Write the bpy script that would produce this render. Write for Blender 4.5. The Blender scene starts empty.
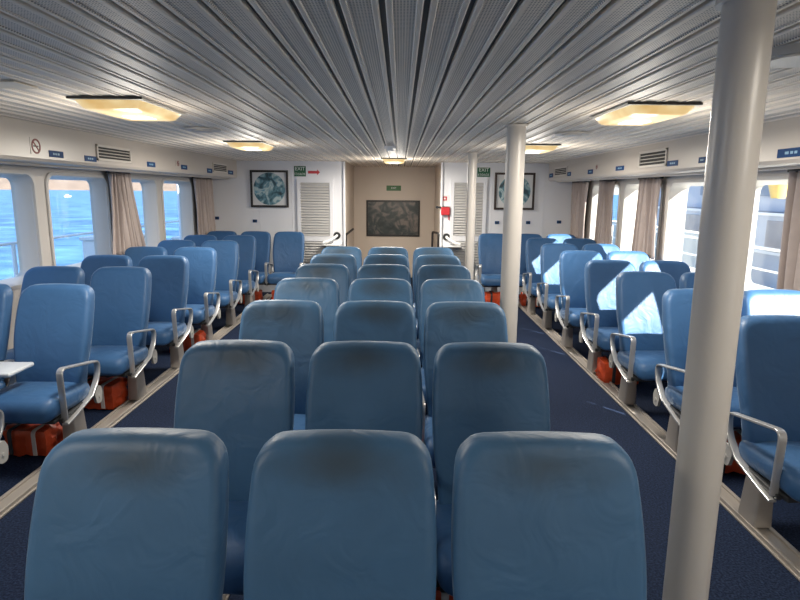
import bpy, bmesh, math, random
from mathutils import Vector, Matrix, noise
random.seed(7)
PI = math.pi
scn = bpy.context.scene
COL = scn.collection

# ------------------------------------------------------------------ camera
CAM_Z = 1.655; FPX = 590.0
PITCH = math.atan(108.5 / FPX); ROLL = 0.0093
F = Vector((0, math.cos(PITCH), -math.sin(PITCH)))
R0 = Vector((1, 0, 0)); U0 = Vector((0, math.sin(PITCH), math.cos(PITCH)))
Rv = (R0 * math.cos(ROLL) + U0 * math.sin(ROLL)).normalized()
Uv = (U0 * math.cos(ROLL) - R0 * math.sin(ROLL)).normalized()
cam = bpy.data.cameras.new('camera'); cam.sensor_width = 36.0
cam.lens = FPX / 800 * 36; cam.clip_start = 0.05; cam.clip_end = 5000
co = bpy.data.objects.new('camera', cam); COL.objects.link(co)
co.matrix_world = Matrix(((Rv.x, Uv.x, -F.x, 0), (Rv.y, Uv.y, -F.y, 0), (Rv.z, Uv.z, -F.z, CAM_Z), (0, 0, 0, 1)))
scn.camera = co
O = Vector((0, 0, CAM_Z))
def ray(x, y): return F + Rv * ((x - 401) / FPX) - Uv * ((y - 300) / FPX)
def on_y(x, y, Y): d = ray(x, y); return O + d * (Y / d.y)
def on_x(x, y, X): d = ray(x, y); return O + d * (X / d.x)
def on_z(x, y, Z): d = ray(x, y); return O + d * ((Z - CAM_Z) / d.z)

# ------------------------------------------------------------------ materials
def nodes_of(name):
    m = bpy.data.materials.new(name); m.use_nodes = True
    nt = m.node_tree; p = nt.nodes['Principled BSDF']
    return m, nt, p
def mat(name, col, rough=0.5, metal=0.0, emit=None, estr=0.0, var=0.06, nscale=6.0, bump=0.0, bscale=60.0, sheen=0.0, spec=0.5):
    m, nt, p = nodes_of(name)
    N = nt.nodes.new; L = nt.links.new
    tc = N('ShaderNodeTexCoord'); nz = N('ShaderNodeTexNoise')
    nz.inputs['Scale'].default_value = nscale; nz.inputs['Detail'].default_value = 4
    L(tc.outputs['Object'], nz.inputs['Vector'])
    mx = N('ShaderNodeMix'); mx.data_type = 'RGBA'
    a = [max(0, c * (1 - var)) for c in col]; b = [min(1, c * (1 + var)) for c in col]
    mx.inputs['A'].default_value = (*a, 1); mx.inputs['B'].default_value = (*b, 1)
    L(nz.outputs['Fac'], mx.inputs['Factor']); L(mx.outputs['Result'], p.inputs['Base Color'])
    p.inputs['Roughness'].default_value = rough; p.inputs['Metallic'].default_value = metal
    p.inputs['Specular IOR Level'].default_value = spec
    if sheen: p.inputs['Sheen Weight'].default_value = sheen; p.inputs['Sheen Roughness'].default_value = 0.35
    if emit: p.inputs['Emission Color'].default_value = (*emit, 1); p.inputs['Emission Strength'].default_value = estr
    if bump:
        n2 = N('ShaderNodeTexNoise'); n2.inputs['Scale'].default_value = bscale; n2.inputs['Detail'].default_value = 3
        L(tc.outputs['Object'], n2.inputs['Vector'])
        bp = N('ShaderNodeBump'); bp.inputs['Strength'].default_value = bump; bp.inputs['Distance'].default_value = 0.01
        L(n2.outputs['Fac'], bp.inputs['Height']); L(bp.outputs['Normal'], p.inputs['Normal'])
    return m

SEAT_COL = (0.036, 0.105, 0.235)
def seat_fabric(name, stain):
    m, nt, p = nodes_of(name); N = nt.nodes.new; L = nt.links.new
    tc = N('ShaderNodeTexCoord'); oi = N('ShaderNodeObjectInfo')
    off = N('ShaderNodeVectorMath'); off.operation = 'MULTIPLY_ADD'
    cmb = N('ShaderNodeCombineXYZ')
    for k in range(3): L(oi.outputs['Random'], cmb.inputs[k])
    L(cmb.outputs['Vector'], off.inputs[0]); off.inputs[1].default_value = (13, 7, 9); L(tc.outputs['Object'], off.inputs[2])
    nz = N('ShaderNodeTexNoise'); nz.inputs['Scale'].default_value = 5; nz.inputs['Detail'].default_value = 5
    L(off.outputs['Vector'], nz.inputs['Vector'])
    mx = N('ShaderNodeMix'); mx.data_type = 'RGBA'
    base = (0.046, 0.120, 0.228) if stain else SEAT_COL
    mx.inputs['A'].default_value = (*[c * 0.86 for c in base], 1); mx.inputs['B'].default_value = (*[c * 1.14 for c in base], 1)
    L(nz.outputs['Fac'], mx.inputs['Factor'])
    out = mx.outputs['Result']
    if stain:
        # greasy head mark worn into the cover
        sv = N('ShaderNodeVectorMath'); sv.operation = 'MULTIPLY_ADD'
        L(tc.outputs['Object'], sv.inputs[0]); sv.inputs[1].default_value = (1 / .2, 0, 1 / .085); sv.inputs[2].default_value = (0, 0, -.985 / .085)
        ln = N('ShaderNodeVectorMath'); ln.operation = 'LENGTH'; L(sv.outputs['Vector'], ln.inputs[0])
        ad = N('ShaderNodeMath'); ad.operation = 'MULTIPLY_ADD'; L(nz.outputs['Fac'], ad.inputs[0]); ad.inputs[1].default_value = 1.0
        L(ln.outputs['Value'], ad.inputs[2])
        mr = N('ShaderNodeMapRange'); mr.interpolation_type = 'SMOOTHSTEP'
        mr.inputs['From Min'].default_value = 0.45; mr.inputs['From Max'].default_value = 1.7
        mr.inputs['To Min'].default_value = 0.85; mr.inputs['To Max'].default_value = 0.0
        L(ad.outputs['Value'], mr.inputs['Value'])
        m2 = N('ShaderNodeMix'); m2.data_type = 'RGBA'; L(mr.outputs['Result'], m2.inputs['Factor'])
        L(out, m2.inputs['A']); m2.inputs['B'].default_value = (0.035, 0.055, 0.075, 1); out = m2.outputs['Result']
    L(out, p.inputs['Base Color'])
    p.inputs['Roughness'].default_value = 0.48; p.inputs['Specular IOR Level'].default_value = 0.4
    p.inputs['Sheen Weight'].default_value = 0.4; p.inputs['Sheen Roughness'].default_value = 0.25
    p.inputs['Sheen Tint'].default_value = (0.75, 0.87, 1, 1)
    n2 = N('ShaderNodeTexNoise'); n2.inputs['Scale'].default_value = 7; n2.inputs['Detail'].default_value = 2.5; n2.inputs['Distortion'].default_value = 1.2
    L(off.outputs['Vector'], n2.inputs['Vector'])
    bp = N('ShaderNodeBump'); bp.inputs['Strength'].default_value = 0.35; bp.inputs['Distance'].default_value = 0.02
    L(n2.outputs['Fac'], bp.inputs['Height']); L(bp.outputs['Normal'], p.inputs['Normal'])
    return m

M = {}
M['fabric'] = seat_fabric('blue_upholstery', False)
M['fabric_worn'] = seat_fabric('blue_upholstery_worn', True)
M['arm'] = mat('satin_aluminium', (0.62, 0.62, 0.62), 0.32, 0.7, var=.03)
M['plate'] = mat('grey_plastic', (0.42, 0.41, 0.39), 0.45)
M['leg'] = mat('beige_grey_metal', (0.44, 0.40, 0.36), 0.42, 0.15)
M['track'] = mat('track_metal', (0.42, 0.38, 0.34), 0.4, 0.3)
M['dark'] = mat('dark_frame', (0.02, 0.022, 0.025), 0.5)
M['orange'] = mat('orange_nylon', (0.62, 0.075, 0.02), 0.42, bump=.6, bscale=16, var=.25, nscale=9)
M['strap'] = mat('strap_black', (0.03, 0.03, 0.035), 0.6)
M['strapw'] = mat('strap_white', (0.6, 0.55, 0.52), 0.6)
M['white'] = mat('white_panel', (0.73, 0.735, 0.77), 0.4, var=.02, nscale=1.5)
M['louvre'] = mat('louvre_paint', (0.50, 0.49, 0.48), 0.45, var=.02)
M['wall'] = mat('side_wall', (0.60, 0.56, 0.52), 0.4, var=.03, nscale=2)
M['frame'] = mat('window_frame', (0.60, 0.575, 0.54), 0.35, var=.03)
M['soffit'] = mat('soffit_panel', (0.50, 0.455, 0.41), 0.33, var=.03, nscale=1)
M['recess'] = mat('beige_wall', (0.62, 0.53, 0.45), 0.45, var=.03, nscale=2)
M['column'] = mat('column_paint', (0.52, 0.49, 0.455), 0.3, var=.04, nscale=3, bump=.05, bscale=20)
M['black'] = mat('black_frame', (0.015, 0.012, 0.012), 0.4)
M['brown'] = mat('dark_wood_frame', (0.03, 0.015, 0.012), 0.4)
M['mat_board'] = mat('mat_board', (0.66, 0.66, 0.66), 0.6)
M['green'] = mat('exit_green', (0.012, 0.10, 0.045), 0.5)
M['greenb'] = mat('exit_green_dull', (0.05, 0.16, 0.05), 0.5)
M['signwhite'] = mat('sign_white', (0.75, 0.77, 0.75), 0.5)
M['red'] = mat('sign_red', (0.48, 0.02, 0.03), 0.4)
M['blue'] = mat('plate_blue', (0.008, 0.05, 0.16), 0.6, spec=.2)
M['paleblue'] = mat('plate_marks', (0.22, 0.40, 0.56), 0.5)
M['curtain'] = mat('curtain_cloth', (0.40, 0.335, 0.31), 0.85, var=.12, nscale=12, sheen=.2)
M['vent_dark'] = mat('vent_dark', (0.015, 0.015, 0.015), 0.7)
M['ventw'] = mat('vent_frame', (0.60, 0.56, 0.51), 0.4)
M['lamp_body'] = mat('lamp_body', (0.68, 0.66, 0.60), 0.4)
M['lamp_dark'] = mat('lamp_edge', (0.05, 0.045, 0.04), 0.5)
M['deck_white'] = mat('marine_white', (0.78, 0.78, 0.77), 0.45, var=.03)
M['cream'] = mat('cream_paint', (0.80, 0.71, 0.56), 0.5)
M['tray'] = mat('tray_laminate', (0.62, 0.66, 0.70), 0.35)
M['shipgrey'] = mat('ship_paint', (0.47, 0.50, 0.56), 0.5, var=.08, nscale=.6)
M['shipdark'] = mat('ship_windows', (0.22, 0.26, 0.32), 0.3)
M['rust'] = mat('ship_stain', (0.36, 0.34, 0.34), 0.7, var=.3, nscale=2)
M['hill'] = mat('dry_hills', (0.155, 0.115, 0.09), 0.9, var=.4, nscale=.025)
M['deck'] = mat('deck_paint', (0.62, 0.60, 0.56), 0.6)
M['yellow'] = mat('yellow_lamp', (0.75, 0.52, 0.16), 0.5)

def lamp_diffuser():
    m, nt, p = nodes_of('lamp_diffuser'); N = nt.nodes.new; L = nt.links.new
    tc = N('ShaderNodeTexCoord'); nz = N('ShaderNodeTexNoise'); nz.inputs['Scale'].default_value = 7; nz.inputs['Detail'].default_value = 2
    L(tc.outputs['Object'], nz.inputs['Vector'])
    cr = N('ShaderNodeValToRGB'); cr.color_ramp.elements[0].position = .35; cr.color_ramp.elements[0].color = (0.75, 0.47, 0.16, 1)
    cr.color_ramp.elements[1].position = .72; cr.color_ramp.elements[1].color = (0.95, 0.78, 0.44, 1)
    L(nz.outputs['Fac'], cr.inputs['Fac']); L(cr.outputs['Color'], p.inputs['Emission Color'])
    p.inputs['Emission Strength'].default_value = 0.5
    p.inputs['Base Color'].default_value = (0.3, 0.25, 0.15, 1); p.inputs['Roughness'].default_value = .3
    return m
M['diffuser'] = lamp_diffuser()
M['tube'] = mat('lamp_tube', (0.8, 0.8, 0.8), .4, emit=(1, .96, .88), estr=1.1)

def carpet():
    m, nt, p = nodes_of('navy_carpet'); N = nt.nodes.new; L = nt.links.new
    tc = N('ShaderNodeTexCoord'); nz = N('ShaderNodeTexNoise'); nz.inputs['Scale'].default_value = 95; nz.inputs['Detail'].default_value = 3
    L(tc.outputs['Object'], nz.inputs['Vector'])
    cr = N('ShaderNodeValToRGB'); cr.color_ramp.elements[0].position = .4; cr.color_ramp.elements[0].color = (0.004, 0.009, 0.026, 1)
    cr.color_ramp.elements[1].position = .75; cr.color_ramp.elements[1].color = (0.022, 0.038, 0.085, 1)
    L(nz.outputs['Fac'], cr.inputs['Fac']); L(cr.outputs['Color'], p.inputs['Base Color'])
    p.inputs['Roughness'].default_value = .9; p.inputs['Specular IOR Level'].default_value = .15
    bp = N('ShaderNodeBump'); bp.inputs['Strength'].default_value = .5; bp.inputs['Distance'].default_value = .004
    L(nz.outputs['Fac'], bp.inputs['Height']); L(bp.outputs['Normal'], p.inputs['Normal'])
    return m
M['carpet'] = carpet()

PL = 0.1133; PX0 = 0.061
def ceiling_mat():
    m, nt, p = nodes_of('perforated_planks'); N = nt.nodes.new; L = nt.links.new
    tc = N('ShaderNodeTexCoord'); sp = N('ShaderNodeSeparateXYZ'); L(tc.outputs['Object'], sp.inputs[0])
    def tri(sock, period, lo, hi):
        a = N('ShaderNodeMath'); a.operation = 'PINGPONG'; L(sock, a.inputs[0]); a.inputs[1].default_value = period / 2
        r = N('ShaderNodeMapRange'); L(a.outputs[0], r.inputs['Value'])
        r.inputs['From Min'].default_value = lo * period / 2; r.inputs['From Max'].default_value = hi * period / 2
        return r.outputs['Result']
    sx = tri(sp.outputs['X'], .0085, .3, .62); sy = tri(sp.outputs['Y'], .013, .3, .62)
    mn = N('ShaderNodeMath'); mn.operation = 'MULTIPLY'; L(sx, mn.inputs[0]); L(sy, mn.inputs[1])
    # holes only in the pan of each plank
    sh = N('ShaderNodeMath'); sh.operation = 'ADD'; L(sp.outputs['X'], sh.inputs[0]); sh.inputs[1].default_value = -PX0 + 100 * PL
    fr = N('ShaderNodeMath'); fr.operation = 'WRAP'; L(sh.outputs[0], fr.inputs[0]); fr.inputs[1].default_value = 0; fr.inputs[2].default_value = PL
    ab = N('ShaderNodeMath'); ab.operation = 'COMPARE'; L(fr.outputs[0], ab.inputs[0]); ab.inputs[1].default_value = .0565; ab.inputs[2].default_value = .033
    ho = N('ShaderNodeMath'); ho.operation = 'MULTIPLY'; L(mn.outputs[0], ho.inputs[0]); L(ab.outputs[0], ho.inputs[1])
    mx = N('ShaderNodeMix'); mx.data_type = 'RGBA'; L(ho.outputs[0], mx.inputs['Factor'])
    mx.inputs['A'].default_value = (0.88, 0.80, 0.70, 1); mx.inputs['B'].default_value = (0.30, 0.275, 0.25, 1)
    L(mx.outputs['Result'], p.inputs['Base Color'])
    p.inputs['Roughness'].default_value = .55; p.inputs['Specular IOR Level'].default_value = .3
    return m
M['ceiling'] = ceiling_mat()
M['groove'] = mat('groove_dark', (0.09, 0.085, 0.08), .6)

def picture_mat(name, stops, scale, seed):
    m, nt, p = nodes_of(name); N = nt.nodes.new; L = nt.links.new
    tc = N('ShaderNodeTexCoord'); mp = N('ShaderNodeMapping'); mp.inputs['Location'].default_value = (seed, seed * 2.1, seed * .7)
    L(tc.outputs['Object'], mp.inputs['Vector'])
    nz = N('ShaderNodeTexNoise'); nz.inputs['Scale'].default_value = scale; nz.inputs['Detail'].default_value = 6; nz.inputs['Distortion'].default_value = 1.6
    L(mp.outputs['Vector'], nz.inputs['Vector'])
    cr = N('ShaderNodeValToRGB'); e = cr.color_ramp.elements
    while len(e) < len(stops): e.new(.5)
    for i, (pos, c) in enumerate(stops): e[i].position = pos; e[i].color = (*c, 1)
    L(nz.outputs['Fac'], cr.inputs['Fac']); L(cr.outputs['Color'], p.inputs['Base Color']); p.inputs['Roughness'].default_value = .35
    return m
TEAL = [(.30, (.012, .03, .04)), (.42, (.03, .09, .12)), (.50, (.12, .26, .32)), (.58, (.48, .58, .58)), (.70, (.12, .30, .40))]
M['print1'] = picture_mat('round_print_a', TEAL, 5.0, 3.3)
M['print2'] = picture_mat('round_print_b', TEAL, 4.4, 8.1)
M['print3'] = picture_mat('dark_print', [(.32, (.012, .018, .018)), (.47, (.035, .045, .045)), (.55, (.09, .085, .078)), (.64, (.20, .16, .14)), (.76, (.06, .08, .07))], 4.5, 5.2)

def glass_mat():
    m = bpy.data.materials.new('window_glass'); m.use_nodes = True; nt = m.node_tree; nt.nodes.clear()
    N = nt.nodes.new; L = nt.links.new
    o = N('ShaderNodeOutputMaterial'); t = N('ShaderNodeBsdfTransparent'); t.inputs['Color'].default_value = (.93, .96, .97, 1)
    g = N('ShaderNodeBsdfGlossy'); g.inputs['Roughness'].default_value = .02
    mx = N('ShaderNodeMixShader'); mx.inputs[0].default_value = .05; L(t.outputs[0], mx.inputs[1]); L(g.outputs[0], mx.inputs[2]); L(mx.outputs[0], o.inputs[0])
    return m
M['glass'] = glass_mat()
def sea_mat():
    m, nt, p = nodes_of('sea_water'); N = nt.nodes.new; L = nt.links.new
    tc = N('ShaderNodeTexCoord'); mp = N('ShaderNodeMapping'); mp.inputs['Scale'].default_value = (.10, .16, 1); L(tc.outputs['Object'], mp.inputs['Vector'])
    nz = N('ShaderNodeTexNoise'); nz.inputs['Scale'].default_value = 1.1; nz.inputs['Detail'].default_value = 8; nz.inputs['Roughness'].default_value = .65
    L(mp.outputs['Vector'], nz.inputs['Vector'])
    cr = N('ShaderNodeValToRGB'); cr.color_ramp.elements[0].position = .40; cr.color_ramp.elements[0].color = (0.015, 0.075, 0.19, 1)
    cr.color_ramp.elements[1].position = .68; cr.color_ramp.elements[1].color = (0.10, 0.26, 0.47, 1)
    L(nz.outputs['Fac'], cr.inputs['Fac']); L(cr.outputs['Color'], p.inputs['Base Color'])
    bp = N('ShaderNodeBump'); bp.inputs['Strength'].default_value = .7; bp.inputs['Distance'].default_value = .6
    L(nz.outputs['Fac'], bp.inputs['Height']); L(bp.outputs['Normal'], p.inputs['Normal'])
    p.inputs['Roughness'].default_value = .4; p.inputs['Specular IOR Level'].default_value = .12
    return m
M['sea'] = sea_mat()

# ------------------------------------------------------------------ mesh helpers
def obj(name, bm, m, parent=None, smooth=False, loc=None):
    me = bpy.data.meshes.new(name); bm.normal_update(); bm.to_mesh(me); bm.free()
    for x in (m if isinstance(m, (list, tuple)) else [m]): me.materials.append(x)
    if smooth:
        for p in me.polygons: p.use_smooth = True
        me.set_sharp_from_angle(angle=math.radians(38))
    o = bpy.data.objects.new(name, me); COL.objects.link(o)
    if parent: o.parent = parent
    if loc is not None: o.location = loc
    return o
def tag(o, label, cat=None, group=None, kind=None):
    o['label'] = label
    if cat: o['category'] = cat
    if group: o['group'] = group
    if kind: o['kind'] = kind
    return o
def thing(name, label, cat, loc=(0, 0, 0), rotz=0, group=None):
    o = bpy.data.objects.new(name, None); o.empty_display_size = .1; COL.objects.link(o)
    o.location = loc; o.rotation_euler = (0, 0, rotz)
    return tag(o, label, cat, group)
def struct(o, label): o['kind'] = 'structure'; o['label'] = label; return o
def add_box(bm, x0, x1, y0, y1, z0, z1, bev=0.0, seg=2, mi=0):
    t = bmesh.new(); bmesh.ops.create_cube(t, size=1)
    for v in t.verts: v.co = Vector(((x0 + x1) / 2 + v.co.x * (x1 - x0), (y0 + y1) / 2 + v.co.y * (y1 - y0), (z0 + z1) / 2 + v.co.z * (z1 - z0)))
    if bev: bmesh.ops.bevel(t, geom=list(t.edges), offset=bev, segments=seg, profile=.5, affect='EDGES')
    merge(bm, t, mi); return bm
def merge(bm, t, mi=0, mx=None):
    mp = {}
    for v in t.verts: mp[v] = bm.verts.new(mx @ v.co if mx else v.co)
    for f in t.faces:
        try: nf = bm.faces.new([mp[v] for v in f.verts]); nf.material_index = mi
        except ValueError: pass
    t.free()
def box(*a, **k): return add_box(bmesh.new(), *a, **k)
def loft(bm, rings, close=True, cap0=True, cap1=True, mi=0):
    vs = [[bm.verts.new(p) for p in r] for r in rings]; n = len(rings[0])
    for a, b in zip(vs, vs[1:]):
        for i in range(n if close else n - 1):
            f = bm.faces.new((a[i], a[(i + 1) % n], b[(i + 1) % n], b[i])); f.material_index = mi
    if cap0: bm.faces.new(vs[0][::-1]).material_index = mi
    if cap1: bm.faces.new(vs[-1]).material_index = mi
    return bm
def sweep(bm, path, hw, hh, side=None, seg=4, closed=False, roundness=True, mi=0):
    """sweep a section (half width hw along 'side', half height hh) along a path"""
    path = [Vector(p) for p in path]; n = len(path); rings = []
    for i, p in enumerate(path):
        a = path[i - 1] if (i > 0 or closed) else p; b = path[(i + 1) % n] if (i < n - 1 or closed) else p
        t = (b - a).normalized(); s = Vector(side) if side is not None else (t.orthogonal())
        s = (s - t * s.dot(t)).normalized(); q = t.cross(s).normalized()
        r = []
        K = seg * 4
        for k in range(K):
            an = 2 * PI * k / K; c, d = math.cos(an), math.sin(an)
            if side is not None:
                c = math.copysign(abs(c) ** .35, c); d = math.copysign(abs(d) ** .35, d)
            r.append(p + s * (c * hw) + q * (d * hh))
        rings.append(r)
    if closed: rings.append(rings[0]); loft(bm, rings, True, False, False, mi); bmesh.ops.remove_doubles(bm, verts=bm.verts, dist=1e-6)
    else: loft(bm, rings, True, True, True, mi)
    return bm
def tube(bm, path, r, seg=3, mi=0):
    path = [Vector(p) for p in path]
    ref = Vector((0.31, 0.52, 0.79)); rings = []
    n = len(path)
    for i, p in enumerate(path):
        t = (path[min(i + 1, n - 1)] - path[max(i - 1, 0)]).normalized()
        s = t.cross(ref).normalized(); q = t.cross(s)
        rings.append([p + s * r * math.cos(2 * PI * k / (seg * 4)) + q * r * math.sin(2 * PI * k / (seg * 4)) for k in range(seg * 4)])
    return loft(bm, rings, mi=mi)
def cyl(bm, c, r, h, seg=24, axis='z', r2=None, mi=0):
    t = bmesh.new(); bmesh.ops.create_cone(t, cap_ends=True, segments=seg, radius1=r, radius2=r if r2 is None else r2, depth=h)
    R = Matrix.Identity(4)
    if axis == 'y': R = Matrix.Rotation(PI / 2, 4, 'X')
    if axis == 'x': R = Matrix.Rotation(PI / 2, 4, 'Y')
    merge(bm, t, mi, Matrix.Translation(c) @ R); return bm
def fillet(pts, r, seg=6, closed=False):
    pts = [Vector(p) for p in pts]; out = []; n = len(pts)
    for i, p in enumerate(pts):
        if not closed and i in (0, n - 1): out.append(p); continue
        a, b = pts[i - 1], pts[(i + 1) % n]; rr = r[i] if isinstance(r, (list, tuple)) else r
        da, db = (a - p), (b - p); k = min(rr, da.length * .48, db.length * .48)
        A = p + da.normalized() * k; B = p + db.normalized() * k
        for s in range(seg + 1):
            t = s / seg; out.append(A * (1 - t) ** 2 + p * 2 * t * (1 - t) + B * t * t)
    return out
def rrect(w, h, r, seg=5, cx=0, cy=0):
    out = []
    for (sx, sy, a0) in ((1, 1, 0), (-1, 1, PI / 2), (-1, -1, PI), (1, -1, 1.5 * PI)):
        for k in range(seg + 1):
            a = a0 + PI / 2 * k / seg
            out.append((cx + sx * (w / 2 - r) + r * math.cos(a), cy + sy * (h / 2 - r) + r * math.sin(a)))
    return out
def pillow(outline, T, e, crown_f, crown_b, fmap, center):
    """padded cushion: outline in (u,v), thickness T, edge radius e, mapped by fmap(u,v,w)"""
    bm = bmesh.new(); cu, cv = center; rings = []
    def ring(inset, w):
        r = []
        for (u, v) in outline:
            d = Vector((u - cu, v - cv)); L = d.length
            q = d * max(0, (1 - inset / L)) if L else d
            r.append((cu + q.x, cv + q.y, w))
        return r
    def scaled(s, w): return [(cu + (u - cu) * s, cv + (v - cv) * s, w) for u, v in outline]
    seq = []
    smin = .0
    base = []
    for s in (.18, .4, .62, .8): base.append(s)
    front = []
    for s in base:
        front.append([(p[0], p[1], T / 2 + crown_f * (1 - s ** 2.2)) for p in ring_scaled(outline, cu, cv, s, e)])
    for k in range(5):
        a = PI / 2 * (1 - k / 4); front.append(ring(e * (1 - math.cos(a)), T / 2 - e + e * math.sin(a)))
    back = []
    for k in range(5):
        a = PI / 2 * (k / 4); back.append(ring(e * (1 - math.cos(a)), -(T / 2 - e) - e * math.sin(a)))
    for s in base[::-1]:
        back.append([(p[0], p[1], -T / 2 - crown_b * (1 - s ** 2.2)) for p in ring_scaled(outline, cu, cv, s, e)])
    allr = [[fmap(*p) for p in r] for r in front + back]
    n = len(outline); vs = [[bm.verts.new(p) for p in r] for r in allr]
    for a, b in zip(vs, vs[1:]):
        for i in range(n): bm.faces.new((a[i], a[(i + 1) % n], b[(i + 1) % n], b[i]))
    for r, w in ((vs[0], T / 2 + crown_f), (vs[-1], -T / 2 - crown_b)):
        c = bm.verts.new(fmap(cu, cv, w))
        for i in range(n): bm.faces.new((r[i], r[(i + 1) % n], c))
    bmesh.ops.recalc_face_normals(bm, faces=bm.faces)
    return bm
def ring_scaled(outline, cu, cv, s, e):
    r = []
    for (u, v) in outline:
        d = Vector((u - cu, v - cv)); L = d.length; q = d * max(0, (1 - e / L)) * s
        r.append((cu + q.x, cv + q.y))
    return r
def copy_tree(o, parent=None):
    c = o.copy(); COL.objects.link(c)
    if parent: c.parent = parent
    for ch in list(o.children): copy_tree(ch, c)
    return c
def text_mesh(name, s, size, m, parent, loc, rot=(PI / 2, 0, 0)):
    cu = bpy.data.curves.new(name, 'FONT'); cu.body = s; cu.size = size; cu.align_x = 'CENTER'; cu.align_y = 'CENTER'; cu.extrude = .0008
    t = bpy.data.objects.new(name, cu); COL.objects.link(t)
    dg = bpy.context.evaluated_depsgraph_get(); me = bpy.data.meshes.new_from_object(t.evaluated_get(dg))
    bpy.data.objects.remove(t); bpy.data.curves.remove(cu)
    me.materials.clear(); me.materials.append(m); me.name = name
    o = bpy.data.objects.new(name, me); COL.objects.link(o); o.parent = parent; o.location = loc; o.rotation_euler = rot
    return o

# ------------------------------------------------------------------ room dimensions
CEIL = 2.113; XL, XR = -3.08, 2.82; SL, SR = -2.62, 2.35; SB = 1.838
YB, YF, YR = -3.6, 9.62, 11.45
RL = on_y(346, 220, YF).x; RR = on_y(441.5, 220, YF).x
ZC_TOP = CEIL + .12

# floor
struct(obj('floor', box(XL - .1, XR + .1, YB, YR + .1, -.1, 0), M['carpet']), 'dark navy speckled carpet floor of the ferry saloon')
# ceiling: one planked mesh, profile swept along the room
bm = bmesh.new()
k0 = int((XL - .2 - PX0) / PL) - 1; k1 = int((XR + .2 - PX0) / PL) + 1
G, D = .017, .016
prof = []
for k in range(k0, k1 + 1):
    x = PX0 + k * PL
    prof += [(x - G / 2 - .004, CEIL), (x - G / 2, CEIL + .003), (x - G / 2, CEIL + D), (x + G / 2, CEIL + D), (x + G / 2, CEIL + .003), (x + G / 2 + .004, CEIL),
             (x + .024, CEIL), (x + .027, CEIL + .004), (x + PL - .027, CEIL + .004), (x + PL - .024, CEIL)]
A = [bm.verts.new((x, YB, z)) for x, z in prof]; B = [bm.verts.new((x, YR + .1, z)) for x, z in prof]
for i in range(len(prof) - 1):
    f = bm.faces.new((A[i], A[i + 1], B[i + 1], B[i]))
    if i % 10 in (2,): f.material_index = 1
struct(obj('ceiling', bm, [M['ceiling'], M['groove']]), 'grey perforated metal plank ceiling with dark grooves between planks')
struct(obj('trim_1', box(XL - .2, XR + .2, YB, YR + .1, CEIL + .02, ZC_TOP), M['white']), 'deck slab above the plank ceiling')

# soffits
def soffit(name, xa, xw, label):
    s = 1 if xa < 0 else -1
    pts = [(xa, CEIL + .005), (xa, SB + .03), (xa - s * .01, SB + .008), (xa - s * .03, SB), (xa - s * .13, SB), (xa - s * .135, SB - .018), (xa - s * .17, SB - .018), (xa - s * .175, SB), (xw, SB), (xw, CEIL + .005)]
    bm = bmesh.new(); loft(bm, [[(x, YB, z) for x, z in pts], [(x, YF - .001, z) for x, z in pts]])
    bmesh.ops.recalc_face_normals(bm, faces=bm.faces)
    return struct(obj(name, bm, M['soffit']), label)
soffit('trim_2', SL, XL - .05, 'beige boxed soffit along the top of the left wall')
soffit('trim_3', SR, XR + .05, 'grey beige boxed soffit along the top of the right wall')
# thin dark joint between soffit and ceiling
# side walls with window holes
WT = .15
W_FAR = [8.75 - 1.256 * k for k in range(10)]; WW = .98; WZ0, WZ1 = .92, 1.735
def side_wall(name, xi, sgn, label, wlabel, n0):
    W_ = [f for f in W_FAR if sgn < 0 or not (.5 < f < 3)]  # right wall left solid in an unseen stretch to block sun patches
    xo = xi + sgn * WT; a, b = min(xi, xo), max(xi, xo)
    bm = bmesh.new(); e = .027
    add_box(bm, a, b, YB, YF, 0, WZ0 - e); add_box(bm, a, b, YB, YF, WZ1 + e, CEIL)
    edges = []
    for f in sorted(W_): edges.append((f - WW - e, f + e))
    y = YB
    for (p, q) in edges:
        add_box(bm, a, b, y, p, WZ0 - e, WZ1 + e); y = q
    add_box(bm, a, b, y, YF, WZ0 - e, WZ1 + e)
    struct(obj(name, bm, M['wall']), label)
    for i, f in enumerate(W_):
        cy = f - WW / 2; cz = (WZ0 + WZ1) / 2; h = WZ1 - WZ0
        prof = [(-.004, .14, .12, .10), (-.014, .13, .115, .10), (-.014, .075, .065, .10), (0, .06, .055, .095), (WT - .035, .0, .0, .07), (WT + .01, -.0, -.0, .07), (WT + .01, .09, .09, .10)]
        rings = []
        for (dx, gw, gh, r) in prof:
            rings.append([(xi + sgn * dx, cy + u, cz + v) for u, v in rrect(WW + gw, h + gh, r)])
        bm = bmesh.new(); loft(bm, rings, True, False, False); bmesh.ops.recalc_face_normals(bm, faces=bm.faces)
        w = obj('window_%d' % (n0 + i), bm, M['frame'], smooth=True); struct(w, wlabel % ['far end', 'second', 'third', 'fourth', 'fifth', 'sixth', 'seventh', 'eighth', 'ninth', 'tenth'][i])
        r1 = [(xi + sgn * (WT - .02), cy + u, cz + v) for u, v in rrect(WW + .01, h + .01, .073)]; r2 = [(p[0] + sgn * .008, p[1], p[2]) for p in r1]
        obj('pane', loft(bmesh.new(), [r1, r2]), M['glass'], w)
side_wall('wall_left', XL, -1, 'cream side wall with deep rounded windows on the sea side', 'rounded cream window of the left wall, %s from the end wall', 1)
side_wall('wall_right', XR, 1, 'cream side wall with deep rounded windows on the sunny side', 'rounded cream window of the right wall, %s from the end wall', 11)
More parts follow.
